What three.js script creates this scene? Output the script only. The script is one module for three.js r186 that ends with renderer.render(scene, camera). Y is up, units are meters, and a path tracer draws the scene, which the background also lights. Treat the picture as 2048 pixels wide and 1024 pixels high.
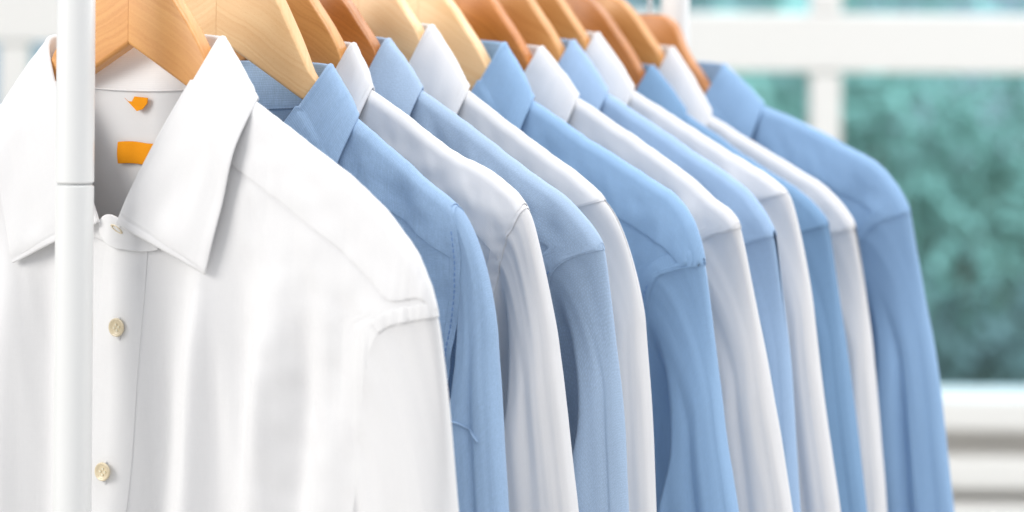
import * as THREE from 'three';
import { mergeGeometries } from 'three/addons/utils/BufferGeometryUtils.js';
import { RectAreaLightUniformsLib } from 'three/addons/lights/RectAreaLightUniformsLib.js';
import { createNoise3D } from 'simplex-noise';

// ---------------------------------------------------------------- camera, light, exposure
const scene = new THREE.Scene();
const EYE = 1.45;                                             // eye level, about the height of the collars
const camera = new THREE.PerspectiveCamera(2 * Math.atan(512 / 6040) * 180 / Math.PI, 2, 0.1, 80);
camera.position.set(0, EYE, 0);
camera.rotation.set(0, 0, 0.45 * Math.PI / 180);
camera.setViewOffset(2048, 1024, 0, 417, 2048, 1024);         // level camera, lens shifted down
camera.focus = 1.93;
camera.userData.fStop = 4.6;

scene.background = new THREE.Color(0.54, 0.56, 0.605);         // pale daylight all round
RectAreaLightUniformsLib.init();
function softbox(name, [x, y, z], [tx, ty, tz], w, h, intensity, color) {
  const l = new THREE.RectAreaLight(color, intensity, w, h);
  l.name = name; l.position.set(x, y, z); l.lookAt(tx, ty, tz); scene.add(l);
  return l;
}
softbox('softbox_key', [-3.0, 2.7, -0.5], [0, 1.3, -2.0], 1.8, 1.7, 7.9, new THREE.Color(1.0, 0.965, 0.915));
softbox('softbox_top', [0.7, 4.0, -1.6], [0.1, 1.3, -2.1], 2.2, 2.0, 5.6, new THREE.Color(1.0, 0.98, 0.95));
softbox('softbox_side', [2.7, 2.3, -3.4], [0.1, 1.3, -2.2], 1.5, 1.6, 4.6, new THREE.Color(0.98, 0.99, 1.0));
softbox('garden_daylight', [1.4, 5.0, -6.2], [1.3, 0.6, -9.0], 4, 3, 16, new THREE.Color(0.95, 1.0, 1.0));
const renderer = new THREE.WebGLRenderer({ antialias: true });
renderer.toneMapping = THREE.LinearToneMapping;
renderer.toneMappingExposure = 1.08;
renderer.shadowMap.enabled = true;
renderer.setSize(1024, 512);

// ---------------------------------------------------------------- helpers
function mulberry(a) { return () => { a |= 0; a = a + 0x6D2B79F5 | 0; let t = Math.imul(a ^ a >>> 15, 1 | a); t = t + Math.imul(t ^ t >>> 7, 61 | t) ^ t; return ((t ^ t >>> 14) >>> 0) / 4294967296; }; }
const rnd = mulberry(20240611);
const noise3 = createNoise3D(mulberry(77));
const ridged = (n) => 1 - 2 * Math.sqrt(n * n + 0.006);          // crease-like noise with rounded crests
const { lerp, clamp } = THREE.MathUtils;
const sstep = (a, b, x) => { const t = clamp((x - a) / (b - a), 0, 1); return t * t * (3 - 2 * t); };
const V = (x, y, z) => new THREE.Vector3(x, y, z);
const taken = new Map();
function numbered(n) { const k = taken.get(n) ?? 0; taken.set(n, k + 1); return k ? n + '_' + String(k).padStart(3, '0') : n; }
function add(name, geometry, material, parent) {
  const m = new THREE.Mesh(geometry, material);
  m.name = parent === scene ? numbered(name) : name; m.castShadow = m.receiveShadow = true; parent.add(m);
  return m;
}
function thing(name, label, category, group, pos = [0, 0, 0], turn = 0) {
  const g = new THREE.Group(); g.name = numbered(name); g.position.set(...pos); g.rotation.y = turn; scene.add(g);
  g.userData = { label, category }; if (group) g.userData.group = group;
  return g;
}
function structure(name, geometry, material) { const m = add(name, geometry, material, scene); m.userData.kind = 'structure'; return m; }

// a sheet from a grid of points; fn(i, j) -> Vector3, uv(i, j) -> [u, v] in metres
function sheet(nu, nv, fn, uv, closed = false) {
  const pos = new Float32Array((nu + 1) * (nv + 1) * 3), uvs = new Float32Array((nu + 1) * (nv + 1) * 2), idx = [];
  for (let j = 0; j <= nv; j++) for (let i = 0; i <= nu; i++) {
    const k = j * (nu + 1) + i, p = fn(i, j), t = uv(i, j);
    pos[3 * k] = p.x; pos[3 * k + 1] = p.y; pos[3 * k + 2] = p.z; uvs[2 * k] = t[0]; uvs[2 * k + 1] = t[1];
    if (i < nu && j < nv) idx.push(k, k + nu + 1, k + 1, k + 1, k + nu + 1, k + nu + 2);
  }
  const g = new THREE.BufferGeometry();
  g.setAttribute('position', new THREE.BufferAttribute(pos, 3)); g.setAttribute('uv', new THREE.BufferAttribute(uvs, 2)); g.setIndex(idx);
  g.computeVertexNormals();
  if (closed) {
    const n = g.attributes.normal;
    for (let j = 0; j <= nv; j++) {
      const a = j * (nu + 1), b = a + nu, s = V(n.getX(a) + n.getX(b), n.getY(a) + n.getY(b), n.getZ(a) + n.getZ(b)).normalize();
      n.setXYZ(a, s.x, s.y, s.z); n.setXYZ(b, s.x, s.y, s.z);
    }
  }
  return g;
}
// a sheet with thickness: both faces and a rounded rim; shift moves the middle along the normal
function shell(nu, nv, fn, uv, thick, shift = 0) {
  const mid = sheet(nu, nv, fn, uv), P = mid.attributes.position, N = mid.attributes.normal, U = mid.attributes.uv, W = nu + 1;
  const pos = [], uvs = [], idx = [], put = (k, o, ex = 0, ey = 0, ez = 0) => {
    pos.push(P.getX(k) + N.getX(k) * o + ex, P.getY(k) + N.getY(k) * o + ey, P.getZ(k) + N.getZ(k) * o + ez); uvs.push(U.getX(k), U.getY(k)); return pos.length / 3 - 1;
  };
  const n = P.count;
  for (let k = 0; k < n; k++) put(k, shift + thick / 2);
  for (let k = 0; k < n; k++) put(k, shift - thick / 2);
  for (let j = 0; j < nv; j++) for (let i = 0; i < nu; i++) {
    const k = j * W + i;
    idx.push(k, k + W, k + 1, k + 1, k + W, k + W + 1, n + k, n + k + 1, n + k + W, n + k + 1, n + k + W + 1, n + k + W);
  }
  const rim = [];
  for (let i = 0; i < nu; i++) rim.push([i, i + W]);
  for (let j = 0; j < nv; j++) rim.push([j * W + nu, j * W + nu - 1]);
  for (let i = nu; i > 0; i--) rim.push([nv * W + i, (nv - 1) * W + i]);
  for (let j = nv; j > 0; j--) rim.push([j * W, j * W + 1]);
  const midIdx = rim.map(([k, inner]) => {
    const e = V(P.getX(k) - P.getX(inner), P.getY(k) - P.getY(inner), P.getZ(k) - P.getZ(inner)).setLength(thick * 0.45);
    return put(k, shift, e.x, e.y, e.z);
  });
  for (let a = 0; a < rim.length; a++) {
    const b = (a + 1) % rim.length, ka = rim[a][0], kb = rim[b][0], ma = midIdx[a], mb = midIdx[b];
    idx.push(ka, kb, mb, ka, mb, ma, ma, mb, n + kb, ma, n + kb, n + ka);
  }
  const g = new THREE.BufferGeometry();
  g.setAttribute('position', new THREE.Float32BufferAttribute(pos, 3)); g.setAttribute('uv', new THREE.Float32BufferAttribute(uvs, 2)); g.setIndex(idx);
  g.computeVertexNormals();
  return g;
}
function box(w, h, d, x, y, z, r = 0.006) {                    // box with chamfered edges
  const s = new THREE.Shape(), a = w / 2 - r, b = h / 2 - r;
  s.moveTo(-a, -b); s.lineTo(a, -b); s.lineTo(a, b); s.lineTo(-a, b); s.closePath();
  const g = new THREE.ExtrudeGeometry(s, { depth: d - 2 * r, bevelEnabled: true, bevelThickness: r, bevelSize: r, bevelSegments: 2 });
  g.translate(x, y, z - d / 2 + r);
  return g;
}

// ---------------------------------------------------------------- procedural materials
function dataTex(n, fn, srgb) {
  const d = new Uint8Array(n * n * 4);
  for (let y = 0; y < n; y++) for (let x = 0; x < n; x++) { const c = fn(x, y); const k = (y * n + x) * 4; d[k] = clamp(c[0], 0, 255); d[k + 1] = clamp(c[1], 0, 255); d[k + 2] = clamp(c[2], 0, 255); d[k + 3] = 255; }
  const t = new THREE.DataTexture(d, n, n); t.wrapS = t.wrapT = THREE.RepeatWrapping; t.magFilter = THREE.LinearFilter; t.minFilter = THREE.LinearMipmapLinearFilter; t.generateMipmaps = true;
  if (srgb) t.colorSpace = THREE.SRGBColorSpace; t.needsUpdate = true; return t;
}
const tileNoise = (x, y, n, f, z) => { const a = x / n * 2 * Math.PI, b = y / n * 2 * Math.PI; return noise3(Math.cos(a) * f + z, Math.sin(a) * f + Math.cos(b) * f * 0.7, Math.sin(b) * f + z * 1.7); };
const CLOTH = 0.064;                                            // metres covered by a cloth tile
// thread height of a weave; cells = threads across the tile
function weave(cells, n, seed) {
  const r = mulberry(seed), wa = [], we = []; for (let i = 0; i < cells; i++) { wa.push(0.75 + 0.25 * r()); we.push(0.75 + 0.25 * r()); }
  return (x, y) => {
    const u = x / n * cells, v = y / n * cells, i = Math.floor(u), j = Math.floor(v), fu = Math.sin((u - i) * Math.PI), fv = Math.sin((v - j) * Math.PI);
    return (i + j) % 2 ? fu * (0.55 + 0.45 * fv) * wa[i % cells] : fv * (0.35 + 0.65 * fu) * we[j % cells];
  };
}
function speckle(cells, n, seed) {                              // pinpoint weave: raised dots in staggered, slightly uneven rows
  const r = mulberry(seed), c = []; for (let i = 0; i < cells * cells; i++) c.push([0.5 + (r() - 0.5) * 0.5, 0.5 + (r() - 0.5) * 0.5, 0.55 + 0.45 * r()]);
  return (x, y) => {
    const v = y / n * cells, j = Math.floor(v), u = x / n * cells + (j % 2) * 0.5, i = Math.floor(u); let best = 0;
    for (let b = -1; b <= 1; b++) for (let a = -1; a <= 1; a++) {
      const jj = (j + b + cells) % cells, ii = (i + a + cells) % cells, k = c[jj * cells + ii], du = u - (i + a + k[0]) - ((jj % 2) - (j % 2)) * 0.5, dv = v - (j + b + k[1]);
      best = Math.max(best, k[2] * Math.exp(-(du * du + dv * dv) * 9));
    }
    return best;
  };
}
function clothMaterial(rgb, { cells = 64, relief = 0.00012, contrast = 0.05, slub = 0.03, seed = 1, sheen = 0.25, rough = 0.85, dots = 0 } = {}) {
  const n = 512, w = dots ? speckle(dots, n, seed) : weave(cells, n, seed), r = mulberry(seed + 50), ha = [], hb = []; for (let i = 0; i < 256; i++) { ha.push(r()); hb.push(r()); }
  const slubs = (x, y) => {                                   // uneven threads: short streaks both ways
    const a = x / n * 2 * Math.PI, b = y / n * 2 * Math.PI;
    return 0.5 * noise3(Math.cos(a) * 1.6, Math.sin(a) * 1.6 + seed, hb[y >> 1] * 30) + 0.5 * noise3(Math.cos(b) * 1.6 + seed, Math.sin(b) * 1.6, ha[x >> 1] * 30);
  };
  const m = new THREE.MeshPhysicalMaterial({ color: new THREE.Color().setRGB(...rgb), roughness: rough, side: THREE.DoubleSide, sheen, sheenRoughness: 0.6, sheenColor: new THREE.Color(1, 1, 1), specularIntensity: 0.35 });
  m.map = dataTex(n, (x, y) => { const v = 255 * (1 - contrast * (1 - w(x, y)) - slub * (0.5 + 0.5 * slubs(x, y))); return [v, v, v]; }, true);
  m.bumpMap = dataTex(n, (x, y) => { const v = 200 * w(x, y) + 40 * slubs(x, y); return [v, v, v]; });
  m.bumpScale = relief;
  return m;
}
const WHITE = [0.83, 0.83, 0.835];
const cloth = {
  white: clothMaterial(WHITE, { cells: 96, relief: 0.00006, contrast: 0.02, slub: 0.012, seed: 3 }),
  white2: clothMaterial([0.80, 0.80, 0.815], { cells: 80, relief: 0.00008, contrast: 0.03, slub: 0.015, seed: 4 }),
  chambray: clothMaterial([0.42, 0.61, 0.88], { cells: 64, relief: 0.00012, contrast: 0.10, slub: 0.12, seed: 5 }),
  oxford: clothMaterial([0.47, 0.625, 0.84], { dots: 40, relief: 0.0001, contrast: 0.09, slub: 0.05, seed: 6 }),
  sky: clothMaterial([0.345, 0.545, 0.82], { cells: 72, relief: 0.0001, contrast: 0.07, slub: 0.05, seed: 7 }),
  pale: clothMaterial([0.41, 0.59, 0.85], { cells: 70, relief: 0.0001, contrast: 0.07, slub: 0.05, seed: 9 }),
  steel: clothMaterial([0.25, 0.425, 0.665], { cells: 72, relief: 0.0001, contrast: 0.08, slub: 0.05, seed: 8 }),
  peri: clothMaterial([0.33, 0.525, 0.80], { cells: 64, relief: 0.0001, contrast: 0.08, slub: 0.05, seed: 10 }),
};
function woodMaterial(light, dark, seed, rough = 0.42) {
  const n = 512, r = mulberry(seed), lines = []; for (let i = 0; i < 90; i++) lines.push(r());
  const f = (x, y) => {                                       // grain runs along x: slow waver, uneven bands, short dark pores
    const a = x / n * 2 * Math.PI, wav = noise3(Math.cos(a) * 0.55 + seed, Math.sin(a) * 0.55, y / n * 1.2) * 9 + noise3(Math.cos(a) * 1.4, Math.sin(a) * 1.4 + seed, y / n * 4) * 2.2;
    const v = ((y + wav + n) % n) / n * 90, k = Math.floor(v), q = v - k, band = lerp(lines[k % 90], lines[(k + 1) % 90], q * q * (3 - 2 * q));
    const wide = 0.5 + 0.5 * noise3(Math.cos(a) * 0.4 + 5, Math.sin(a) * 0.4 + seed, y / n * 5 + wav * 0.02);
    const pore = Math.max(0, noise3(Math.cos(a) * 7, Math.sin(a) * 7 + seed, y * 0.55) - 0.45) * 1.3;
    return clamp(0.38 * band + 0.42 * wide + pore * 0.55, 0, 1);
  };
  const m = new THREE.MeshPhysicalMaterial({ color: 0xffffff, roughness: rough, clearcoat: 0.3, clearcoatRoughness: 0.3 });
  m.map = dataTex(n, (x, y) => { const t = f(x, y); return [0, 1, 2].map((c) => lerp(light[c], dark[c], t)); }, true);
  m.bumpMap = dataTex(n, (x, y) => { const v = 255 * (1 - f(x, y)); return [v, v, v]; }); m.bumpScale = 0.00008;
  return m;
}
const woods = {
  honey: woodMaterial([230, 172, 102], [204, 136, 70], 11), maple: woodMaterial([240, 204, 152], [218, 168, 112], 12, 0.5),
  amber: woodMaterial([222, 164, 98], [186, 122, 60], 13), walnut: woodMaterial([198, 126, 58], [152, 90, 34], 14), birch: woodMaterial([248, 212, 164], [234, 186, 130], 15),
  orange: woodMaterial([216, 140, 58], [174, 98, 28], 16), cherry: woodMaterial([212, 144, 80], [178, 110, 52], 17),
};
const M = {
  enamel: new THREE.MeshPhysicalMaterial({ color: new THREE.Color().setRGB(0.85, 0.86, 0.85), roughness: 0.35, clearcoat: 0.4, clearcoatRoughness: 0.25 }),
  joint: new THREE.MeshStandardMaterial({ color: new THREE.Color().setRGB(0.5, 0.51, 0.51), roughness: 0.6 }),
  steel: new THREE.MeshStandardMaterial({ color: new THREE.Color().setRGB(0.75, 0.75, 0.76), roughness: 0.25, metalness: 1 }),
  button: new THREE.MeshPhysicalMaterial({ color: new THREE.Color().setRGB(0.74, 0.63, 0.43), roughness: 0.3, clearcoat: 0.6, clearcoatRoughness: 0.15 }),
  thread: new THREE.MeshStandardMaterial({ color: new THREE.Color().setRGB(0.80, 0.75, 0.58), roughness: 0.9 }),
  orangeTag: clothMaterial([0.96, 0.36, 0.012], { cells: 100, relief: 0.00005, contrast: 0.04, slub: 0.05, seed: 21, sheen: 0.1 }),
  frame: new THREE.MeshPhysicalMaterial({ color: new THREE.Color().setRGB(0.74, 0.735, 0.71), roughness: 0.4 }),
  frameWarm: new THREE.MeshPhysicalMaterial({ color: new THREE.Color().setRGB(0.73, 0.70, 0.65), roughness: 0.5 }),
  glass: new THREE.MeshPhysicalMaterial({ color: new THREE.Color().setRGB(0.58, 0.83, 0.96), roughness: 0, transmission: 1, thickness: 0, side: THREE.DoubleSide }),
  floor: new THREE.MeshStandardMaterial({ color: new THREE.Color().setRGB(0.55, 0.52, 0.48), roughness: 0.7 }),
  lawn: new THREE.MeshStandardMaterial({ color: new THREE.Color().setRGB(0.15, 0.23, 0.10), roughness: 0.95 }),
  bark: new THREE.MeshStandardMaterial({ color: new THREE.Color().setRGB(0.12, 0.09, 0.06), roughness: 0.9 }),
};

// ---------------------------------------------------------------- setting: floor, window, garden
{
  const g = new THREE.PlaneGeometry(9, 8.2); g.rotateX(-Math.PI / 2); g.translate(0.5, 0, -0.6); structure('floor', g, M.floor);
  const l = new THREE.PlaneGeometry(60, 40); l.rotateX(-Math.PI / 2); l.translate(0, -0.25, -24.8); structure('lawn', l, M.lawn);
}

// ---------------------------------------------------------------- garment rack
const AL = 58 * Math.PI / 180, TURN = -32 * Math.PI / 180;
const railPoint = (t, y = 0) => V(-0.2378 + Math.cos(AL) * t, EYE + y, -1.9 - Math.sin(AL) * t);
const RAIL_Y = 0.152;                                           // rail axis above eye level
function tubeAlong(pts, r, seg = 40, rad = 12) { return new THREE.TubeGeometry(new THREE.CatmullRomCurve3(pts), seg, r, rad, false); }
function rod(r, a, b, seg = 32) {                               // a cylinder from a to b with softened ends
  const L = a.distanceTo(b), e = Math.min(0.0012, r * 0.3), prof = [[0.0001, 0], [r - e, 0], [r, e], [r, L - e], [r - e, L], [0.0001, L]].map((p) => new THREE.Vector2(...p));
  const g = new THREE.LatheGeometry(prof, seg), q = new THREE.Quaternion().setFromUnitVectors(V(0, 1, 0), b.clone().sub(a).normalize());
  g.applyQuaternion(q); g.translate(a.x, a.y, a.z); return g;
}
{
  const t0 = -0.056, t1 = 0.703, o = railPoint(t0), rack = thing('garment_rack', 'white enamelled tube clothes rack holding the row of shirts', 'clothes rack', null, [o.x, 0, o.z], TURN);
  const zr = -(t1 - t0), r = 0.0118, yTop = EYE + RAIL_Y, yj = EYE - 0.0858;
  for (const z of [0, zr]) {
    const p = add('post', rod(r, V(0, 0.05, z), V(0, yj - 0.0004, z)), M.enamel, rack);
    add('upper_tube', rod(r, V(0, yj + 0.0004, z), V(0, yTop, z)), M.enamel, p);
    add('joint_sleeve', rod(r - 0.0012, V(0, yj - 0.03, z), V(0, yj + 0.03, z)), M.joint, p);
    add('foot', rod(r, V(-0.24, 0.035, z), V(0.24, 0.035, z)), M.enamel, rack);
    for (const x of [-0.225, 0.225]) add('foot_pad', rod(0.016, V(x, 0, z), V(x, 0.036, z)), M.joint, rack);
  }
  add('rail', rod(0.0105, V(0, yTop, 0.03), V(0, yTop, zr - 0.03)), M.enamel, rack);
  add('lower_rail', rod(0.0105, V(0, 0.12, 0), V(0, 0.12, zr)), M.enamel, rack);
}

// ---------------------------------------------------------------- hangers
const hangTops = {
  round: [[0, 0.056], [0.014, 0.0515], [0.026, 0.041], [0.0364, 0.028], [0.048, 0.0135], [0.0585, -0.002], [0.068, -0.0175], [0.08, -0.029], [0.10, -0.042], [0.13, -0.059], [0.16, -0.0765], [0.185, -0.093], [0.2, -0.108]],
  wide: [[0, 0.058], [0.018, 0.0545], [0.034, 0.0425], [0.046, 0.030], [0.058, 0.010], [0.067, -0.006], [0.0755, -0.0215], [0.088, -0.033], [0.10, -0.042], [0.13, -0.059], [0.16, -0.0765], [0.185, -0.093], [0.2, -0.108]],
  square: [[0, 0.0445], [0.012, 0.044], [0.021, 0.040], [0.027, 0.033], [0.033, 0.0185], [0.040, 0.008], [0.049, -0.003], [0.060, -0.0165], [0.078, -0.029], [0.10, -0.039], [0.13, -0.053], [0.16, -0.067], [0.185, -0.079], [0.2, -0.09]],
};
const bend = (x) => 0.30 * x * x;                               // contoured hangers and the shoulders on them curve forward
function hangerArm(kind, side, fit, xn, reach) {                          // fit(x): highest the arm may reach under its shirt
  const top = new THREE.SplineCurve(hangTops[kind].map((p) => new THREE.Vector2(...p))).getPoints(160), x1 = reach;
  const raw = (x) => { let k = 1; while (k < 159 && top[k].x < x) k++; const a = top[k - 1], b = top[k]; return lerp(a.y, b.y, clamp((x - a.x) / (b.x - a.x + 1e-9), 0, 1)); };
  const topAt = (x) => { const t = raw(x), m = fit(x); return x < 0.04 ? t : lerp(t, Math.min(t, m), sstep(xn - 0.012, xn + 0.003, x)); };
  const botAt = (x) => Math.min(-0.0002 - 0.555 * x - 0.12 * x * x, topAt(x) - 0.018);
  const ns = 56, half = 0.0060, rr = 0.0031, ring = [];
  for (const [cx, cy, a0] of [[1, 1, 0], [-1, 1, 90], [-1, -1, 180], [1, -1, 270]]) for (let k = 0; k <= 4; k++) { const a = (a0 + k * 22.5) * Math.PI / 180; ring.push([cx, cy, Math.cos(a), Math.sin(a)]); }
  const nr = ring.length, fn = (i, j) => {
    const s = j / ns, x = 0.00012 + (x1 - 0.00012) * s, yt = topAt(x), yb = Math.min(botAt(x), yt - 0.004), round = s > 0.93 ? Math.sqrt(Math.max(0, 1 - ((s - 0.93) / 0.07) ** 2)) : 1, hy = (yt - yb) / 2 * Math.max(round, 0.02), h = half * Math.max(round, 0.05) * (1 - 0.68 * sstep(0.36, 0.56, s));
    const [cx, cy, ca, sa] = ring[i % nr], r = Math.min(rr, hy * 0.6, h * 0.6);
    return V(side * x, (yt + yb) / 2 + cy * (hy - r) + sa * r, bend(x) + cx * (h - r) + ca * r);
  };
  const dir = [0.875, -0.485], uv = (i, j) => { const p = fn(i, j), x = Math.abs(p.x); return [(x * dir[0] + p.y * dir[1]) / 0.16 + (side > 0 ? 0 : 0.37), (-x * dir[1] + p.y * dir[0] + p.z) / 0.11 + (side > 0 ? 0 : 0.21)]; };
  const g = sheet(nr, ns, fn, uv, true), c = [fn(0, 0)], parts = [g];
  for (const j of [0, ns]) {                                    // end faces
    const cap = new THREE.BufferGeometry(), pos = [], uvs = [], idx = []; let m = V(0, 0, 0);
    for (let i = 0; i < nr; i++) { const p = fn(i, j); m.add(p); pos.push(p.x, p.y, p.z); uvs.push(...uv(i, j)); }
    m.multiplyScalar(1 / nr); pos.push(m.x, m.y, m.z); uvs.push(0, 0);
    for (let i = 0; i < nr; i++) idx.push(i, (i + 1) % nr, nr);
    cap.setAttribute('position', new THREE.Float32BufferAttribute(pos, 3)); cap.setAttribute('uv', new THREE.Float32BufferAttribute(uvs, 2)); cap.setIndex(idx); cap.computeVertexNormals(); parts.push(cap);
  }
  return mergeGeometries(parts);
}
function hanger(s, label, ridgeAt) {
  const hy = s.hy ?? 0, kind = s.hk ?? 'round', p = railPoint(s.t, hy), h = thing('coat_hanger', label, 'hanger', 'wooden hangers on the rack', [p.x, p.y, p.z], TURN);
  const top = hangTops[kind][0][1], hk = RAIL_Y - hy - 0.0145 + 0.0022, fit = (x) => ridgeAt(x)[0] + s.y - hy - 0.0062;
  for (const sd of [-1, 1]) add('arm', hangerArm(kind, sd, fit, s.neck + 0.006, Math.min(0.197, s.ridge[s.arm][0] - 0.026)), woods[s.wood], h);
  const R = 0.0125, c = hk, pts = [V(0, top - 0.012, 0), V(0, top + 0.008, 0), V(0.001, c - 0.028, 0)];
  for (let a = -70; a <= 200; a += 30) pts.push(V(R * Math.cos(a * Math.PI / 180), c + R * Math.sin(a * Math.PI / 180), 0));
  add('hook', tubeAlong(pts, 0.0017, 60, 8), M.steel, h);
  return h;
}

// ---------------------------------------------------------------- shirts
// outline of the shoulder and sleeve in the shirt's own plane, metres from the hanger's middle and below the collar's crest
const SH = [
  { t: 0.000, y: 0.0017, neck: 0.0670, arm: 6, ridge: [[0.0959, -0.0360], [0.1293, -0.0551], [0.1665, -0.0759], [0.1993, -0.0982], [0.2209, -0.1187], [0.2335, -0.1387], [0.2407, -0.1589], [0.2456, -0.1968], [0.2512, -0.2736]] },
  { t: 0.090, y: -0.0153, neck: 0.0852, arm: 4, ridge: [[0.1089, -0.0299], [0.1417, -0.0513], [0.1720, -0.0709], [0.1925, -0.0833], [0.2048, -0.0931], [0.2130, -0.1097], [0.2168, -0.1280], [0.2190, -0.1711], [0.2272, -0.2701]] },
  { t: 0.147, y: -0.0015, neck: 0.0626, arm: 5, ridge: [[0.0797, -0.0271], [0.1146, -0.0461], [0.1497, -0.0664], [0.1803, -0.0784], [0.1992, -0.0906], [0.2086, -0.0998], [0.2180, -0.1184], [0.2219, -0.1451], [0.2317, -0.2076], [0.2435, -0.2897]] },
  { t: 0.200, y: 0.0017, neck: 0.0542, arm: 5, ridge: [[0.0838, -0.0307], [0.1310, -0.0572], [0.1701, -0.0803], [0.2046, -0.0988], [0.2254, -0.1158], [0.2356, -0.1306], [0.2397, -0.1700], [0.2450, -0.2275], [0.2501, -0.2990]] },
  { t: 0.252, y: 0.0116, neck: 0.0549, arm: 4, ridge: [[0.0873, -0.0410], [0.1299, -0.0668], [0.1656, -0.0868], [0.1929, -0.1027], [0.2038, -0.1124], [0.2181, -0.1284], [0.2258, -0.1447], [0.2313, -0.2038], [0.2356, -0.2628], [0.2387, -0.3165]] },
  { t: 0.327, y: -0.0001, neck: 0.0673, arm: 6, ridge: [[0.0935, -0.0368], [0.1488, -0.0665], [0.1928, -0.0875], [0.2183, -0.1014], [0.2300, -0.1146], [0.2379, -0.1330], [0.2407, -0.1455], [0.2441, -0.1836], [0.2543, -0.2575], [0.2643, -0.3120]] },
  { t: 0.380, y: -0.0027, neck: 0.0661, arm: 5, ridge: [[0.0988, -0.0328], [0.1506, -0.0604], [0.1952, -0.0857], [0.2191, -0.1024], [0.2329, -0.1107], [0.2397, -0.1208], [0.2450, -0.1501], [0.2592, -0.2254], [0.2765, -0.3150]] },
  { t: 0.428, y: 0.0022, neck: 0.0643, arm: 6, ridge: [[0.0949, -0.0346], [0.1442, -0.0610], [0.1894, -0.0852], [0.2137, -0.0987], [0.2297, -0.1124], [0.2377, -0.1228], [0.2429, -0.1332], [0.2469, -0.1789], [0.2547, -0.2666], [0.2600, -0.3274]] },
  { t: 0.472, y: 0.0080, neck: 0.0590, arm: 4, ridge: [[0.0917, -0.0390], [0.1407, -0.0641], [0.1824, -0.0851], [0.2151, -0.1006], [0.2293, -0.1110], [0.2375, -0.1233], [0.2417, -0.1520], [0.2524, -0.2376], [0.2691, -0.3380]] },
  { t: 0.545, y: -0.0165, neck: 0.0654, arm: 5, ridge: [[0.0964, -0.0322], [0.1441, -0.0597], [0.1781, -0.0777], [0.2074, -0.0936], [0.2198, -0.1043], [0.2257, -0.1134], [0.2305, -0.1540], [0.2423, -0.2422], [0.2544, -0.3240]] },
  { t: 0.590, y: -0.0022, neck: 0.0580, arm: 5, ridge: [[0.0940, -0.0492], [0.1378, -0.0715], [0.1723, -0.0879], [0.2020, -0.1041], [0.2167, -0.1169], [0.2264, -0.1317], [0.2317, -0.1711], [0.2408, -0.2609], [0.2489, -0.3445]] },
  { t: 0.660, y: -0.0155, neck: 0.0674, arm: 5, ridge: [[0.1036, -0.0287], [0.1458, -0.0438], [0.1807, -0.0587], [0.2108, -0.0728], [0.2279, -0.0893], [0.2399, -0.1094], [0.2452, -0.1498], [0.2605, -0.2298], [0.2752, -0.3377]] },
];
const buttonGeo = (() => {
  const prof = [[0.0001, 0.0004], [0.0034, 0.0004], [0.0042, 0.0011], [0.0051, 0.0017], [0.0057, 0.0014], [0.0059, 0.0006], [0.0055, -0.0004], [0.0001, -0.0008]].map((p) => new THREE.Vector2(...p));
  const g = new THREE.LatheGeometry(prof, 32); g.rotateX(Math.PI / 2); return g;
})();
const holeGeo = (() => { const a = []; for (const [x, y] of [[1, 1], [-1, 1], [1, -1], [-1, -1]]) { const c = new THREE.CylinderGeometry(0.00075, 0.00075, 0.0016, 10); c.rotateX(Math.PI / 2); c.translate(x * 0.0013, y * 0.0013, 0); a.push(c); } return mergeGeometries(a); })();

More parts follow.
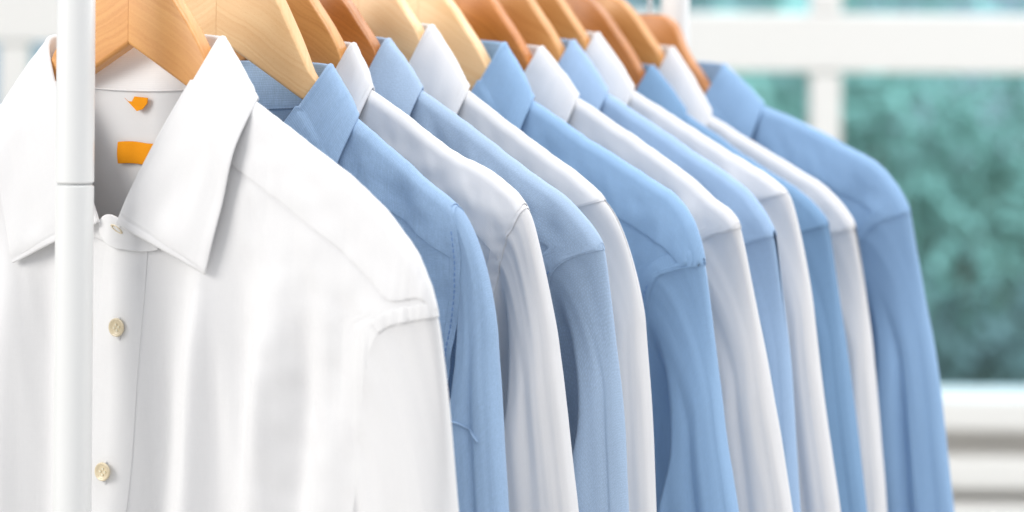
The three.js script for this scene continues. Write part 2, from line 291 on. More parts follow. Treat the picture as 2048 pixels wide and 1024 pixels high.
const threadBlue = new THREE.MeshStandardMaterial({ color: new THREE.Color().setRGB(0.19, 0.32, 0.60), roughness: 0.8 });
const slitGeo = new THREE.CapsuleGeometry(0.0011, 0.0125, 4, 8); slitGeo.scale(1, 1, 0.3);
function buildShirt(s, index) {
  const rs = mulberry(900 + index * 31), rr = (a, b) => a + (b - a) * rs(), mat = cloth[s.cloth], seed = index * 7.3;
  const pos = railPoint(s.t, s.y), G = thing('shirt', s.label, 'shirt', 'shirts hanging on the rack', [pos.x, pos.y, pos.z], TURN);
  // --- ridge: neck -> shoulder -> armhole -> sleeve outer edge
  const p0 = s.ridge[0], p1 = s.ridge[1], k0 = (p1[1] - p0[1]) / (p1[0] - p0[0]), xn = s.neck + 0.006, yn = p0[1] + (xn - p0[0]) * k0 - 0.001;
  const last = s.ridge[s.ridge.length - 1], prev = s.ridge[s.ridge.length - 2], kS = (last[0] - prev[0]) / (last[1] - prev[1]);
  const ctrl = [[xn, yn], ...s.ridge, [last[0] + kS * -0.09, last[1] - 0.1], [last[0] + kS * -0.13, last[1] - 0.2], [last[0] + kS * -0.14, -0.62]];
  const curve = new THREE.CatmullRomCurve3(ctrl.map((p) => V(p[0], p[1], 0)), false, 'centripetal'), poly = [], cum = [0];
  const NS = 700; for (let i = 0; i <= NS; i++) { const p = curve.getPoint(i / NS); p.y += (0.00055 * noise3(p.x * 34, p.y * 34, seed) + 0.0003 * noise3(p.x * 90, p.y * 90, seed)) * sstep(0.085, 0.11, p.x); poly.push(p); }
  for (let i = 1; i <= NS; i++) cum.push(cum[i - 1] + poly[i].distanceTo(poly[i - 1]));
  const A = s.ridge[s.arm], xA = A[0], yA = A[1]; let iA = 0, best = 9;
  poly.forEach((p, i) => { const d = Math.hypot(p.x - xA, p.y - yA); if (d < best) { best = d; iA = i; } });
  const sA = cum[iA], onRidge = (a) => { let lo = 0, hi = NS; while (hi - lo > 1) { const m = (lo + hi) >> 1; if (cum[m] > a) hi = m; else lo = m; } const f = clamp((a - cum[lo]) / (cum[hi] - cum[lo]), 0, 1); return poly[lo].clone().lerp(poly[hi], f); };
  const ridgeAt = (x) => {                                      // [y, cos of slope]
    if (x <= xn) return [yn + (xn - x) * 0.32, 0.95];
    let lo = 0, hi = iA; while (hi - lo > 1) { const m = (lo + hi) >> 1; if (poly[m].x > x) hi = m; else lo = m; }
    const a = poly[lo], b = poly[hi], f = clamp((x - a.x) / (b.x - a.x + 1e-9), 0, 1.5), dx = b.x - a.x, dy = b.y - a.y;
    return [a.y + dy * f, Math.abs(dx) / Math.hypot(dx, dy)];
  };
  // --- armhole and side seam, as x offset from the top of the armhole by depth below it
  const hole = new THREE.SplineCurve([...(s.hole ?? [[0, 0], [0.007, -0.022], [0.020, -0.036], [0.045, -0.044], [0.10, -0.051], [0.15, -0.055], [0.19, -0.057]]), [0.23, -0.070], [0.33, -0.078], [0.46, -0.075], [0.62, -0.07]].map((p) => new THREE.Vector2(...p))).getPoints(300);
  const holeAt = (d) => { if (d <= 0) return 0; let lo = 0, hi = 300; while (hi - lo > 1) { const m = (lo + hi) >> 1; if (hole[m].x > d) hi = m; else lo = m; } return lerp(hole[lo].y, hole[hi].y, clamp((d - hole[lo].x) / (hole[hi].x - hole[lo].x), 0, 1)); };
  const HD = 0.19;                                              // armhole depth
  // --- folds
  const folds = [];
  const nf = 7; for (let k = 0; k < nf; k++) folds.push({ x: -0.15 + 0.3 * (k + rr(0.2, 0.8)) / nf, k: rr(-0.12, 0.12), w: rr(0.009, 0.02), a: rr(-0.007, 0.007) * (s.foldAmp ?? 1), y0: rr(-0.07, -0.14) });
  const bfolds = folds.map((f) => ({ ...f, x: f.x + rr(-0.02, 0.02), a: rr(-0.004, 0.004) }));
  for (const f of s.folds ?? []) folds.push(f);
  const drag = []; for (let k = 0; k < 3; k++) drag.push({ a: rr(1.05, 1.5), w: rr(0.006, 0.013), h: rr(0.0008, 0.0026) * (rs() < 0.4 ? -1 : 1), len: rr(0.10, 0.2) });
  const foldZ = (x, y, front) => {
    let z = 0; const ax = Math.abs(x);
    for (const f of front ? folds : bfolds) { const q = (x - f.x - f.k * (y + 0.15)) / f.w; if (q > -3 && q < 3) z += f.a * Math.exp(-q * q) * sstep(f.y0, f.y0 - (f.run ?? 0.13), y); }
    if (front) for (const d of drag) {                          // soft pull lines from the hanger's tip towards the chest
      const tx = xA - 0.035, ty = yA + 0.035, ux = -Math.cos(d.a), uy = -Math.sin(d.a), rx = ax - tx, ry = y - ty, al = rx * ux + ry * uy, pe = rx * uy - ry * ux;
      if (al > 0) z += d.h * Math.exp(-((pe / (d.w + al * 0.08)) ** 2)) * sstep(0, 0.03, al) * (1 - sstep(d.len * 0.4, d.len * 1.6, al));
    }
    const wr = 1.5 * (s.wr ?? 0.0006), hang = sstep(-0.09, -0.2, y);
    z += 0.0009 * noise3(x * 16 + seed, y * 7, front ? 1 : 5) + 0.0013 * hang * ridged(noise3(x * 26 + y * 3 + seed, y * 3.2, front ? 2 : 6));
    z += wr * sstep(0.088, 0.104, ax) * (ridged(noise3(ax * 42 + y * 16 + seed, y * 9, front ? 7 : 8)) * (0.35 + Math.exp(-(ax - 0.09) / 0.035)) + 0.8 * noise3(ax * 30 - y * 18 + seed, y * 36 + ax * 22, front ? 9 : 10));
    return z;
  };
  const pk = s.pucker ?? 0.0003, pucker = (x, y, rim, front) => y > yA + 0.002 || rim > 0.03 ? 0 : pk * Math.sin((yA - y) * 2 * Math.PI / 0.0085 + 2 * noise3(y * 30, seed, 2)) * (0.6 + 0.4 * noise3(y * 22, seed, 4)) * Math.exp(-rim / 0.008) * sstep(0, 0.02, yA - y + 0.002);
  const R = 0.0052, Zf = s.zf ?? 0.021, Zb = s.zb ?? 0.018;
  const depth = (x, y, front) => {
    const ax = Math.abs(x), [ry, c] = ridgeAt(ax), h = Math.max(0, ry - y) * c, e = Math.min(h / R, 1), lift = R * Math.sqrt(1 - (1 - e) * (1 - e));
    const rim = xA + holeAt(yA - y) - ax, tuck = y < yA ? 1 - (s.tuck ?? 0.8) * (1 - sstep(0, 0.05, rim)) * sstep(0, 0.06, yA - y) : 1;
    const zz = lift * (0.4 + 0.6 * tuck) + ((front ? Zf : Zb) - R) * (1 - Math.exp(-h / 0.075)) * tuck + pucker(x, y, rim, front) + (front ? 1 : 1) * foldZ(x, y, front) * sstep(0.001, 0.022, h);
    return bend(ax) * (1 - sstep(0.05, 0.3, h) * 0.5) + (front ? zz : -zz);
  };
  // --- columns: c in [-1, 1]; |c| < CN hang from the neckline
  const CN = 0.33, yV = -0.126, yB = yn - 0.007;
  const neckline = (f, front) => { const a = Math.acos(clamp(f, 0, 1)); return yn + ((front ? yV : yB) - yn) * Math.pow(Math.sin(a), 1.25); };   // f = |x| / xn
  const colTop = (c, front) => { const a = Math.abs(c); if (a < CN) return V(a / CN * xn, neckline(a / CN, front), 0); return onRidge((a - CN) / (1 - CN) * sA); };
  const bodyPoint = (c, d, front) => {
    const a = Math.abs(c), T = colTop(c, front), y = T.y - d, g = sstep(0.42, 1, a), x = Math.sign(c || 1) * (T.x + holeAt(yA - y) * (a >= 1 ? 1 : g));
    return V(x, y, depth(x, y, front));
  };
  const len = 0.68, nc = 160, nrow = 190, dAt = (j) => len * Math.pow(j / nrow, 1.6);
  for (const front of [true, false]) {
    const fn = (i, j) => bodyPoint((front ? 1 : -1) * (-1 + 2 * i / nc), dAt(j) * (front ? 1 : 1), front);
    add(front ? 'front_panel' : 'back_panel', sheet(nc, nrow, fn, (i, j) => { const p = fn(i, j); return [p.x / CLOTH, p.y / CLOTH]; }), mat, G);
  }
  // --- yoke: a second layer over the shoulders, down to a seam on the front and on the back
  const yf = s.yokeFront ?? 0.036, yb = 0.075;
  for (const sd of [-1, 1]) {
    const nu = 70, nv = 44, fn = (i, j) => {
      const c = CN + 0.01 + (0.985 - CN) * i / nu, cc = sd < 0 ? c : CN + 0.995 - c, v = j / nv * 2 - 1, d = v < 0 ? yf * v * v * (1 - (s.yokeTaper ?? 0) * sstep(0.8, 0.98, cc)) : yb * v * v; return bodyPoint(sd * cc, d, v < 0);
    };
    add('yoke', shell(nu, nv, fn, (i, j) => { const p = fn(i, j); return [p.x / CLOTH + 0.3, (j / nv * 0.11) / CLOTH]; }, 0.0007, 0.0005), mat, G);
  }
  // --- sleeves
  const b0 = s.sleeveDepth ?? 0.0235, slen = 0.5;
  for (const sd of [1, -1]) {
    const phase = rr(0, 6.28), nth = 150, creases = (s.creases ?? [[rr(0.75, 1.0), 0.10, -0.006, 0.15], [rr(1.3, 1.6), 0.13, 0.0035, 0.3], [rr(0.35, 0.5), 0.07, -0.003, 0.1]]), nl = 110, amp = rr(0.0014, 0.0026), fold0 = s.fold0 ?? rr(0.16, 0.26), fold1 = s.fold1 ?? rr(0.6, 0.78);
    const O = (l) => onRidge(sA + l), I = (l) => { const t = l - HD * (1 - Math.exp(-l / 0.26)); return V(xA + holeAt(HD) - 0.018 * sstep(0, 0.2, l) + 0.012 * sstep(0.2, 0.5, l), yA - HD - t, 0); };
    const fn = (i, j) => {
      const l = slen * Math.pow(j / nl, 1.25), th = i / nth * Math.PI * 2, front = th < Math.PI, tt = front ? th : 2 * Math.PI - th;
      const base = bodyPoint(sd, HD * (1 - Math.cos(tt)) / 2, front);
      const o = O(l), n = I(l), m = o.clone().add(n).multiplyScalar(0.5), h = o.clone().sub(n).multiplyScalar(0.5);
      const cs = Math.cos(th), sn = Math.sin(th), sup = Math.sign(sn) * Math.pow(Math.abs(sn), 0.8);
      const grow = sstep(0.01, 0.15, l), flut = amp * grow * (Math.sin(3 * th + phase + l * 2) + 0.6 * Math.sin(5 * th + phase * 2 - l * 3)) + 0.0007 * noise3(cs * 2 + seed, sn * 2 + sd, l * 12);
      let cr = 0.0006 * grow * ridged(noise3(cs * 3.2 + seed, sn * 3.2 + sd * 3, l * 3)); for (const [c0, cw, ca, cd] of creases) cr += ca * (s.cloth === 'white2' ? 0.6 : 1) * grow * Math.exp(-Math.pow(Math.abs(th - c0 - cd * l) / cw, 1.35));
      const bz = lerp(Math.abs(depth(xA * 0.9, yA - 0.05, true)) * 0.7, b0, sstep(0, 0.12, l)) + flut + cr, P = V(sd * (m.x + h.x * cs + flut * cs * 0.4), m.y + h.y * cs, bend(m.x) * 0.8 + bz * sup);
      // gathers just under the armhole seam
      P.z += Math.sign(sn) * 0.0011 * Math.sin(tt * 17 + phase) * sstep(0, 0.012, l) * (1 - sstep(0.02, 0.09, l)) * Math.abs(sn);
      const frac = (1 - Math.cos(tt)) / 2, wid = lerp(fold0, fold1, sstep(0, 0.2, l)), drop = !front ? 0 : (s.sleeveDrop ?? 0.016) * sstep(wid, wid + 0.12, frac) * sstep(0.003, 0.05, l) * (1 - 0.6 * sstep(wid + 0.25, 1, frac));
      const w = sstep(0, s.soft ?? 0.085, l); return V(lerp(base.x, P.x, w), lerp(base.y, P.y, w), lerp(base.z, P.z, w) - drop);
    };
    const sl = add('sleeve', sheet(nth, nl, (i, j) => fn(sd > 0 ? i : nth - i, j), (i, j) => [i / nth * 0.34 / CLOTH, slen * Math.pow(j / nl, 1.25) / CLOTH], true), mat, G);
    add('cuff', sheet(40, 6, (i, j) => { const p = fn((sd > 0 ? i : 40 - i) / 40 * nth, nl), k = 1 + 0.04 * Math.sin(j / 6 * Math.PI), c = O(slen).add(I(slen)).multiplyScalar(0.5); return V(sd * c.x + (p.x - sd * c.x) * k, p.y - 0.065 * j / 6, p.z * k); }, (i, j) => [i / 40 * 4, j / 6], true), mat, sl);
    if (s.sleeveSeam) {
      const pts = []; for (let k = 0; k <= 20; k++) { const th = 0.62 + 1.18 * k / 20, l = 0.140 - 0.093 * k / 20, p = fn(th / (2 * Math.PI) * nth, nl * Math.pow(l / slen, 0.8)); p.z += 0.0003; pts.push(p); }
      add('sleeve_seam', tubeAlong(pts, 0.0009, 40, 8), mat, sl);
    }
    // --- armhole seam: a flat felled band on the body's side
    const band = s.band ?? 0.008;
    for (const front of [true, false]) {
      const nv = 60, f2 = (i, j) => { const d = Math.min(HD - 0.004, s.seamLen ?? 1) * (j / nv) ** 1.4, e = bodyPoint(sd, d, front), e2 = bodyPoint(sd, d + 0.002, front), tx = e2.x - e.x, ty = e2.y - e.y, L = Math.hypot(tx, ty) || 1, q = band * ((sd > 0) === front ? 1 - i / 3 : i / 3); let x = e.x + sd * ty / L * q, y = e.y - sd * tx / L * q; const top = ridgeAt(Math.abs(x))[0]; y = Math.min(y, top - 1e-5); return V(x, y, depth(x, y, front)); };
      add('armhole_seam', shell(3, nv, f2, (i, j) => [i * 0.003 / CLOTH, j * 0.003 / CLOTH], 0.0006, 0.0004), mat, G);
    }
  }
  if (s.stitch) for (const sd of [1, -1]) {                     // a row of stitches beside the armhole seam
    const list = []; for (let d = 0.016; d < HD - 0.02; d += 0.0036) {
      const e = bodyPoint(sd, d, true), e2 = bodyPoint(sd, d + 0.002, true), ang = Math.atan2(e2.y - e.y, e2.x - e.x), x = e.x - sd * 0.0045, y = Math.min(e.y, ridgeAt(Math.abs(x))[0] - 0.001), b = new THREE.CapsuleGeometry(0.0004, 0.0017, 3, 6);
      b.rotateZ(ang + Math.PI / 2); b.translate(x, y, depth(x, y, true) + 0.0010); list.push(b);
    }
    add('stitching', mergeGeometries(list), threadBlue, G);
  }
  // --- collar: stand, rolled crest and leaf as one folded band
  {
    const w = s.neck, open = s.open ?? 0, leafX = p0[0] + 0.003, leafY = p0[1] + 0.001, F = (x, y) => depth(x, y, true), B = (x, y) => depth(x, y, false);
    const nl = (f) => [f * xn, neckline(f, true)], nb = (f) => [f * xn, neckline(f, false)];
    const fr = (f, dz) => { const [x, y] = nl(f); return V(x, y, F(x, y) + dz); }, bk = (f) => { const [x, y] = nb(f); return V(x, y, B(x, y) - 0.0005); };
    const seam = [bk(0), bk(0.5), bk(0.86), V(xn, yn + 0.001, 0.001), fr(0.92, 0.001), fr(0.72, 0.001), fr(0.40, 0.001), fr(0.05, 0.001)];
    const zf = F(0.03, -0.1);
    const crest = [V(0, 0.003, -0.020), V(w * 0.5, 0.003, -0.0185), V(w * 0.88, 0.0015, -0.011), V(w, 0, 0.002), V(w * 0.86, -0.021, zf * 0.6), V(w * 0.555, -0.058, zf + 0.001), V(w * 0.265, -0.094, zf + 0.005), V(0.008, -0.1145, zf + 0.006)];
    const tipX = s.tipX ?? 0.0768, tipY = s.tipY ?? -0.141;
    const edge = [V(0, -0.042, -0.026), V(leafX * 0.42, -0.042, -0.0255), V(leafX * 0.8, -0.040 + (leafY + 0.036) * 0.5, -0.018), V(leafX, leafY, 0.004), V(leafX * 0.967, leafY - 0.029, 0.0215), V(leafX * 0.885, leafY - 0.066, F(leafX * 0.885, leafY - 0.066) + 0.007), V(tipX + (leafX * 0.885 - tipX) * 0.22, lerp(leafY - 0.066, tipY, 0.78), F(tipX, tipY) + 0.005), V(tipX, tipY, F(tipX, tipY) + 0.0045)];
    const full = (a) => new THREE.CatmullRomCurve3([...a.slice(1).reverse().map((p) => V(-p.x, p.y, p.z)), ...a], false, 'catmullrom', 0.5);
    const cs = full(seam), cc = full(crest), ce = full(edge), nu = 220, rows = [];
    const col = (i) => {
      // columns gather towards the two ends so that the points stay sharp
      const u = i / nu, a = cs.getPoint(u), b = cc.getPoint(u), e = ce.getPoint(u), out = V(b.x, 0, b.z * 1.6); if (Math.abs(u - 0.5) > 0.3) out.set(b.x * 0.5, 0.2 * Math.abs(b.x) / 0.06, 0.05); out.normalize();
      const list = [], rr0 = 0.0016;
      for (let k = 0; k <= 8; k++) { const p = a.clone().lerp(b, k / 8); p.addScaledVector(out, -0.0006 * Math.sin(k / 8 * Math.PI)); list.push(p); }
      const top = b.clone(); for (let k = 1; k <= 6; k++) { const g = k / 6 * Math.PI; list.push(top.clone().addScaledVector(out, rr0 * (1 - Math.cos(g))).add(V(0, rr0 * Math.sin(g), 0))); }
      const st = list[list.length - 1].clone(), endTaper = 1;
      const ends = Math.min(i, nu - i); for (let k = 1; k <= 28; k++) { const v = k / 28, groove = (k === 25 && ends >= 4) || (ends === 4 && k < 26) ? -0.0005 : 0, p = st.clone().lerp(e, v); p.addScaledVector(out, (s.leafBulge ?? 0.0016) * Math.sin(v * Math.PI) * endTaper + groove); p.z += 0.0007 * noise3(u * 9 + seed, v * 3, 3) * (a.z > 0 ? 1 : -1); list.push(p); }
      return list;
    };
    for (let i = 0; i <= nu; i++) rows.push(col(i));
    const nv = rows[0].length - 1;
    add('collar', shell(nu, nv, (i, j) => rows[nu - i][j], (i, j) => [i / nu * 0.42 / CLOTH, j / nv * 0.1 / CLOTH], 0.0014), mat, G);
  }
  {                                                             // seam where the collar band meets the back
    const pts = []; for (let i = -12; i <= 12; i++) { const f = i / 13, x = f * xn, y = neckline(Math.abs(f), false); pts.push(V(x, y, depth(x, y, false) + 0.0009)); }
    add('neck_seam', tubeAlong(pts, 0.0006, 40, 6), mat, G);
  }
  // --- button placket and buttons
  {
    const nv = 110, x0 = s.placketX ?? 0.001, hw = 0.0175, y0 = yV - 0.001, y1 = y0 - 0.5, lean = s.lean ?? 0, mid = (y) => x0 + lean * (y0 - y);
    const f = (i, j) => { const y = lerp(y0, y1, j / nv), x = mid(y) + hw * (i / 8 * 2 - 1), yy = y + Math.max(0, (neckline(Math.min(1, Math.abs(x) / xn), true) - y0)) * (1 - sstep(0, 0.03, y0 - y)); return V(x, yy, depth(x, yy, true)); };
    add('placket', shell(8, nv, f, (i, j) => [i * 0.0045 / CLOTH, j * 0.0045 / CLOTH + 0.2], 0.0004, 0.0003), mat, G);
    for (let k = 0; k < 5; k++) {
      const y = -0.1777 - 0.0905 * k, x = mid(y) + (s.buttonX ?? 0), b = add('button', buttonGeo, M.button, G); b.position.set(x, y, depth(x, y, true) + 0.0024); b.rotation.z = rr(0, 1.5);
      const slit = add('buttonhole', slitGeo, cloth.white, G); slit.position.set(x + 0.0004, y - 0.0008, depth(x, y, true) + 0.0011);
      const h = add('button_thread', holeGeo, M.thread, b); h.position.z = 0.0002;
    }
  }
  return { G, depth, ridgeAt };
}

const looks = [
  { cloth: 'white', wood: 'honey', label: 'white dress shirt at the front of the rack, open collar with orange tags', hlabel: 'honey coloured wooden hanger inside the front white shirt', placketX: 0.0105, lean: -0.11, buttonX: 0.001, foldAmp: 0.7, pucker: 0.00015, tuck: 0.10, sleeveDrop: 0.004, soft: 0.13, seamLen: 0.0105, wr: 0.0004, creases: [[1.25, 0.35, -0.003, 0.3], [0.55, 0.2, 0.0015, 0.1]], fold0: 0.5, fold1: 0.8, yokeFront: 0.042, yokeTaper: 0.9,
    hole: [[0, 0], [0.003, -0.015], [0.008, -0.030], [0.021, -0.039], [0.06, -0.046], [0.12, -0.052], [0.19, -0.057]],
    folds: [{ x: 0.043, k: 0.10, w: 0.016, a: -0.011, y0: -0.10, run: 0.1 }, { x: 0.070, k: 0.04, w: 0.009, a: 0.010, y0: -0.10, run: 0.09 }, { x: 0.100, k: 0.02, w: 0.013, a: -0.008, y0: -0.08, run: 0.12 }, { x: 0.126, k: 0.12, w: 0.012, a: 0.008, y0: -0.10, run: 0.12 }, { x: 0.152, k: 0.06, w: 0.010, a: -0.007, y0: -0.12, run: 0.1 }, { x: -0.055, k: 0, w: 0.012, a: -0.010, y0: -0.1, run: 0.1 }, { x: -0.085, k: 0, w: 0.011, a: 0.009, y0: -0.1, run: 0.1 }] },
  { cloth: 'chambray', stitch: true, wood: 'maple', hk: 'wide', hy: 0.0044, sleeveSeam: true, arm: 3, wr: 0.0008, hole: [[0, 0], [0.02, 0.006], [0.05, 0.007], [0.10, -0.002], [0.15, -0.012], [0.19, -0.02]], fold0: 0.3, fold1: 0.55, label: 'blue shirt with a slumped wide open collar directly behind the front white shirt', hlabel: 'pale hanger with visible grain inside the second shirt, a blue one' },
  { cloth: 'white2', wood: 'amber', pucker: 0.0009, wr: 0.0009, hole: [[0, 0], [0.010, -0.005], [0.025, -0.013], [0.067, -0.0245], [0.10, -0.028], [0.15, -0.033], [0.19, -0.037]], label: 'white shirt with a small upright collar, third from the front', hlabel: 'amber wooden hanger inside the third shirt, a white one' },
  { cloth: 'oxford', stitch: true, wood: 'walnut', hy: -0.012, wr: 0.0010, band: 0.009, fold0: 0.1, fold1: 0.52, sleeveDrop: 0.019, creases: [[0.5, 0.06, -0.005, 0.1], [1.0, 0.2, 0.002, 0.2]], label: 'blue shirt in dotted coarse weave, fourth from the front', hlabel: 'dark brown wooden hanger inside the fourth shirt, coarse blue' },
  { cloth: 'white2', wood: 'birch', label: 'white shirt with the tallest collar, fifth from the front', hlabel: 'pale cream wooden hanger inside the fifth shirt, a white one' },
  { cloth: 'sky', stitch: true, wood: 'birch', hy: -0.010, band: 0.011, hole: [[0, 0], [0.004, -0.018], [0.012, -0.032], [0.04, -0.042], [0.10, -0.051], [0.15, -0.055], [0.19, -0.057]], label: 'smooth blue shirt with a broad shoulder seam, sixth from the front', hlabel: 'pale cream wooden hanger inside the sixth shirt, a blue one' },
  { cloth: 'white2', wood: 'orange', hy: -0.004, label: 'white shirt, seventh from the front of the row', hlabel: 'orange brown wooden hanger inside the seventh shirt, a white one' },
  { cloth: 'pale', stitch: true, wood: 'amber', label: 'blue shirt, eighth from the front of the row', hlabel: 'tan wooden hanger inside the eighth shirt, a blue one' },
  { cloth: 'white2', wood: 'amber', label: 'white shirt, ninth from the front of the row', hlabel: 'tan wooden hanger inside the ninth shirt, a white one' },
  { cloth: 'steel', wood: 'walnut', hy: -0.014, label: 'deeper blue shirt with a low collar, third from the back', hlabel: 'dark brown wooden hanger inside the tenth shirt, a deep blue one' },
  { cloth: 'white2', wood: 'amber', hy: -0.013, label: 'white shirt next to the last blue one at the back', hlabel: 'golden wooden hanger inside the rearmost white shirt' },
  { cloth: 'peri', wood: 'cherry', creases: [[0.95, 0.09, -0.011, 0.5], [1.45, 0.14, 0.004, 0.3], [0.5, 0.08, -0.002, 0.1]], hk: 'square', hy: -0.0165, label: 'periwinkle blue shirt at the very back of the row, by the window', hlabel: 'brown square shouldered wooden hanger at the far end of the rail' },
];
let firstShirt;
SH.forEach((s, i) => { Object.assign(s, looks[i]); const b = buildShirt(s, i); if (!i) firstShirt = b; hanger(s, s.hlabel, b.ridgeAt); });

// ---------------------------------------------------------------- orange tags in the front shirt (sewn to its back: parts of it)
{
  const { G, depth } = firstShirt, z = (x, y) => depth(x, y, false) + 0.0022;
  const outline = [[-0.0125, -0.0355], [-0.010, -0.0375], [-0.0065, -0.0377], [-0.0045, -0.0345], [0.0062, -0.0352], [0.0058, -0.0385], [0.002, -0.0425], [-0.0025, -0.0437]];
  const sh = new THREE.Shape(outline.map((p) => new THREE.Vector2(...p))), g = new THREE.ExtrudeGeometry(sh, { depth: 0.0006, bevelEnabled: false }); g.translate(0, 0, z(0, -0.04) + 0.001);
  add('hanging_tag', g, M.orangeTag, G).userData.label = 'small orange loop tag at the neck seam';
  const tab = new THREE.Shape(); tab.moveTo(0.036, -0.1205); tab.lineTo(0.000, -0.1085); tab.bezierCurveTo(-0.006, -0.1075, -0.010, -0.112, -0.0085, -0.118); tab.bezierCurveTo(-0.007, -0.124, -0.001, -0.1275, 0.004, -0.128); tab.bezierCurveTo(0.016, -0.129, 0.028, -0.130, 0.036, -0.1275); tab.closePath();
  const tg = new THREE.ExtrudeGeometry(tab, { depth: 0.0012, bevelEnabled: true, bevelSize: 0.0007, bevelThickness: 0.0006, bevelSegments: 3, curveSegments: 16 }), tp = tg.attributes.position;
  for (let i = 0; i < tp.count; i++) tp.setZ(i, tp.getZ(i) + depth(0.012, -0.124, true) + 0.0025 - Math.max(0, tp.getX(i) - 0.02) * 0.08);
  tg.computeVertexNormals(); const tm = add('collar_band_end', tg, cloth.white, G);
  const bh = new THREE.TorusGeometry(0.0045, 0.0009, 8, 24); bh.scale(1, 0.28, 0.8); bh.rotateZ(-0.5); bh.translate(0.0055, -0.1165, depth(0.012, -0.124, true) + 0.0045); add('buttonhole', bh, M.button, tm);
  add('size_tag', shell(12, 8, (i, j) => { const x = -0.0195 + 0.034 * i / 12, y = -0.0638 - 0.0135 * j / 8; return V(x, y + 0.0006 * Math.sin(i * 0.5), z(x, y) + 0.0012 * Math.sin(j / 8 * 2.6) + 0.0006 * Math.sin(i * 0.9)); }, (i, j) => [i / 12, j / 8], 0.0006), M.orangeTag, G).userData.label = 'rectangular orange tag on the inside of the yoke';
}

// ---------------------------------------------------------------- window behind
{
  const Z = -4.6, k = 4.6 / 6040, X = (px) => (px - 1024) * k, Y = (py) => EYE - (py - 95) * k;
  const make = (label, mull, yt0, yt1) => {
    const x0 = mull[0], x1 = mull[mull.length - 1], w = thing('window', label, 'window', null, [0, 0, Z]), ys = Y(768), top = 2.5;
    add('transom', box(x1 - x0, yt0 - yt1, 0.07, (x0 + x1) / 2, (yt0 + yt1) / 2, 0), M.frame, w);
    add('head', box(x1 - x0, 0.09, 0.08, (x0 + x1) / 2, top + 0.045, 0), M.frame, w);
    for (const m of mull) { add('mullion', box(0.047, yt1 - ys - 0.001, 0.055, m, (yt1 + ys) / 2, 0), M.frame, w); add('mullion', box(0.047, top - yt0 - 0.001, 0.055, m, (top + yt0) / 2, 0), M.frame, w); }
    for (let i = 0; i + 1 < mull.length; i++) for (const [a, b] of [[ys, yt1], [yt0, top]]) {
      const g = new THREE.PlaneGeometry(mull[i + 1] - mull[i] - 0.04, b - a + 0.01); g.translate((mull[i] + mull[i + 1]) / 2, (a + b) / 2, 0); add('pane', g, M.glass, w);
    }
    return w;
  };
  const px = [1649, 2455, 3262].map(X), pl = [-1579, -773, 33, 840].map(X), ys = Y(768), sx0 = pl[0] - 0.05, sx1 = px[2] + 0.05;
  make('white framed window with a wide crossbar behind the right end of the rack', [X(866), ...px], Y(22), Y(139));
  make('white framed window seen left of the front post', pl, Y(-100), Y(93));
  const wsill = add('window_sill', box(sx1 - sx0, 0.05, 0.16, (sx0 + sx1) / 2, ys - 0.026, Z + 0.05, 0.008), M.frame, scene);
  wsill.userData = { label: 'long white board ledge under the windows', category: 'sill' };
  const wall = structure('wall', box(sx1 - sx0, ys - 0.052, 0.12, (sx0 + sx1) / 2, (ys - 0.052) / 2, Z), M.frameWarm);
  const rad = thing('radiator', 'pale radiator with horizontal bars below the sill', 'radiator', null, [X(2010), 0, Z + 0.10]);
  for (let i = 0; i < 6; i++) add('bar', box(1.0, 0.052, 0.03, 0, ys - 0.115 - i * 0.072, 0, 0.01), i % 2 ? M.frame : M.frame, rad);
  for (const x of [-0.44, 0.44]) add('upright', box(0.035, 0.62, 0.025, x, ys - 0.33, -0.026, 0.008), M.frame, rad);
  for (const x of [-0.44, 0.44]) add('leg', box(0.03, ys - 0.64, 0.02, x, (ys - 0.64) / 2, -0.026, 0.004), M.frame, rad);
}

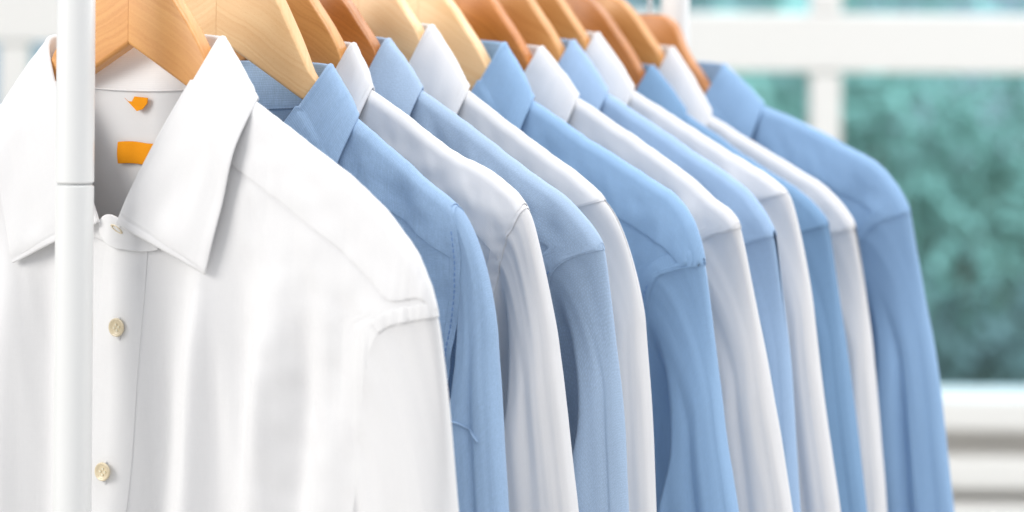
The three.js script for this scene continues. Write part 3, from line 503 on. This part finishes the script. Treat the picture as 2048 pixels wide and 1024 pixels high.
// ---------------------------------------------------------------- shrubs in the garden
{
  const leaf = (() => { const g = new THREE.PlaneGeometry(0.05, 0.022, 2, 1), p = g.attributes.position; for (let i = 0; i < p.count; i++) if (Math.abs(p.getX(i)) > 0.02) p.setY(i, p.getY(i) * 0.25); else p.setZ(i, 0.004); return g; })();
  const green = (rgb) => new THREE.MeshStandardMaterial({ color: new THREE.Color().setRGB(...rgb), roughness: 0.7, side: THREE.DoubleSide });
  const m4 = new THREE.Matrix4(), q = new THREE.Quaternion(), e = new THREE.Euler();
  function shrub(label, x, z, w, h, count, rgb) {
    const g = thing('shrub', label, 'shrub', 'shrubs outside the window', [x, -0.25, z]), parts = [], lobes = [];
    for (let i = 0; i < 60; i++) lobes.push([(rnd() - 0.5) * w * 0.75, h * (0.22 + 0.66 * rnd()), (rnd() - 0.5) * w * 0.6, w * (0.2 + 0.14 * rnd())]);
    for (let i = 0; i < count; i++) {
      const L = lobes[Math.floor(rnd() * lobes.length)], d = V(rnd() - 0.5, rnd() - 0.5, rnd() - 0.5).normalize().multiplyScalar(L[3] * Math.cbrt(rnd()));
      e.set(rnd() * 6.28, rnd() * 6.28, rnd() * 6.28); q.setFromEuler(e); const s = 0.7 + rnd() * 0.9;
      parts.push(leaf.clone().applyMatrix4(m4.compose(V(L[0] + d.x, Math.max(0.05, L[1] + d.y * 1.25), L[2] + d.z), q, V(s, s, s))));
    }
    add('crown', mergeGeometries(parts), green(rgb), g);
    const stems = lobes.slice(0, 6).map((L) => tubeAlong([V(0, 0, 0), V(L[0] * 0.3, L[1] * 0.4, L[2] * 0.3), V(L[0], L[1], L[2])], 0.012, 8, 6));
    add('trunk', mergeGeometries(stems), M.bark, g);
  }
  shrub('green shrub outside, just right of the window mullion', 1.02, -8.2, 0.85, 1.9, 5200, [0.26, 0.42, 0.35]);
  shrub('sparse shrub outside at the right edge of the window', 1.5, -8.6, 0.75, 1.9, 1300, [0.27, 0.41, 0.36]);
  shrub('low dark shrub outside behind the sill', 1.28, -7.6, 0.9, 1.05, 5000, [0.11, 0.16, 0.15]);
  shrub('light green shrub outside, left of the window mullion', 0.62, -9.0, 0.8, 1.7, 3800, [0.32, 0.48, 0.38]);
  shrub('tall shrub farther outside the window, behind the others', 0.95, -11.5, 1.6, 2.4, 6500, [0.27, 0.41, 0.36]);
}

scene.traverse((o) => { if (o.isMesh) { o.castShadow = true; o.receiveShadow = true; } });
renderer.render(scene, camera);
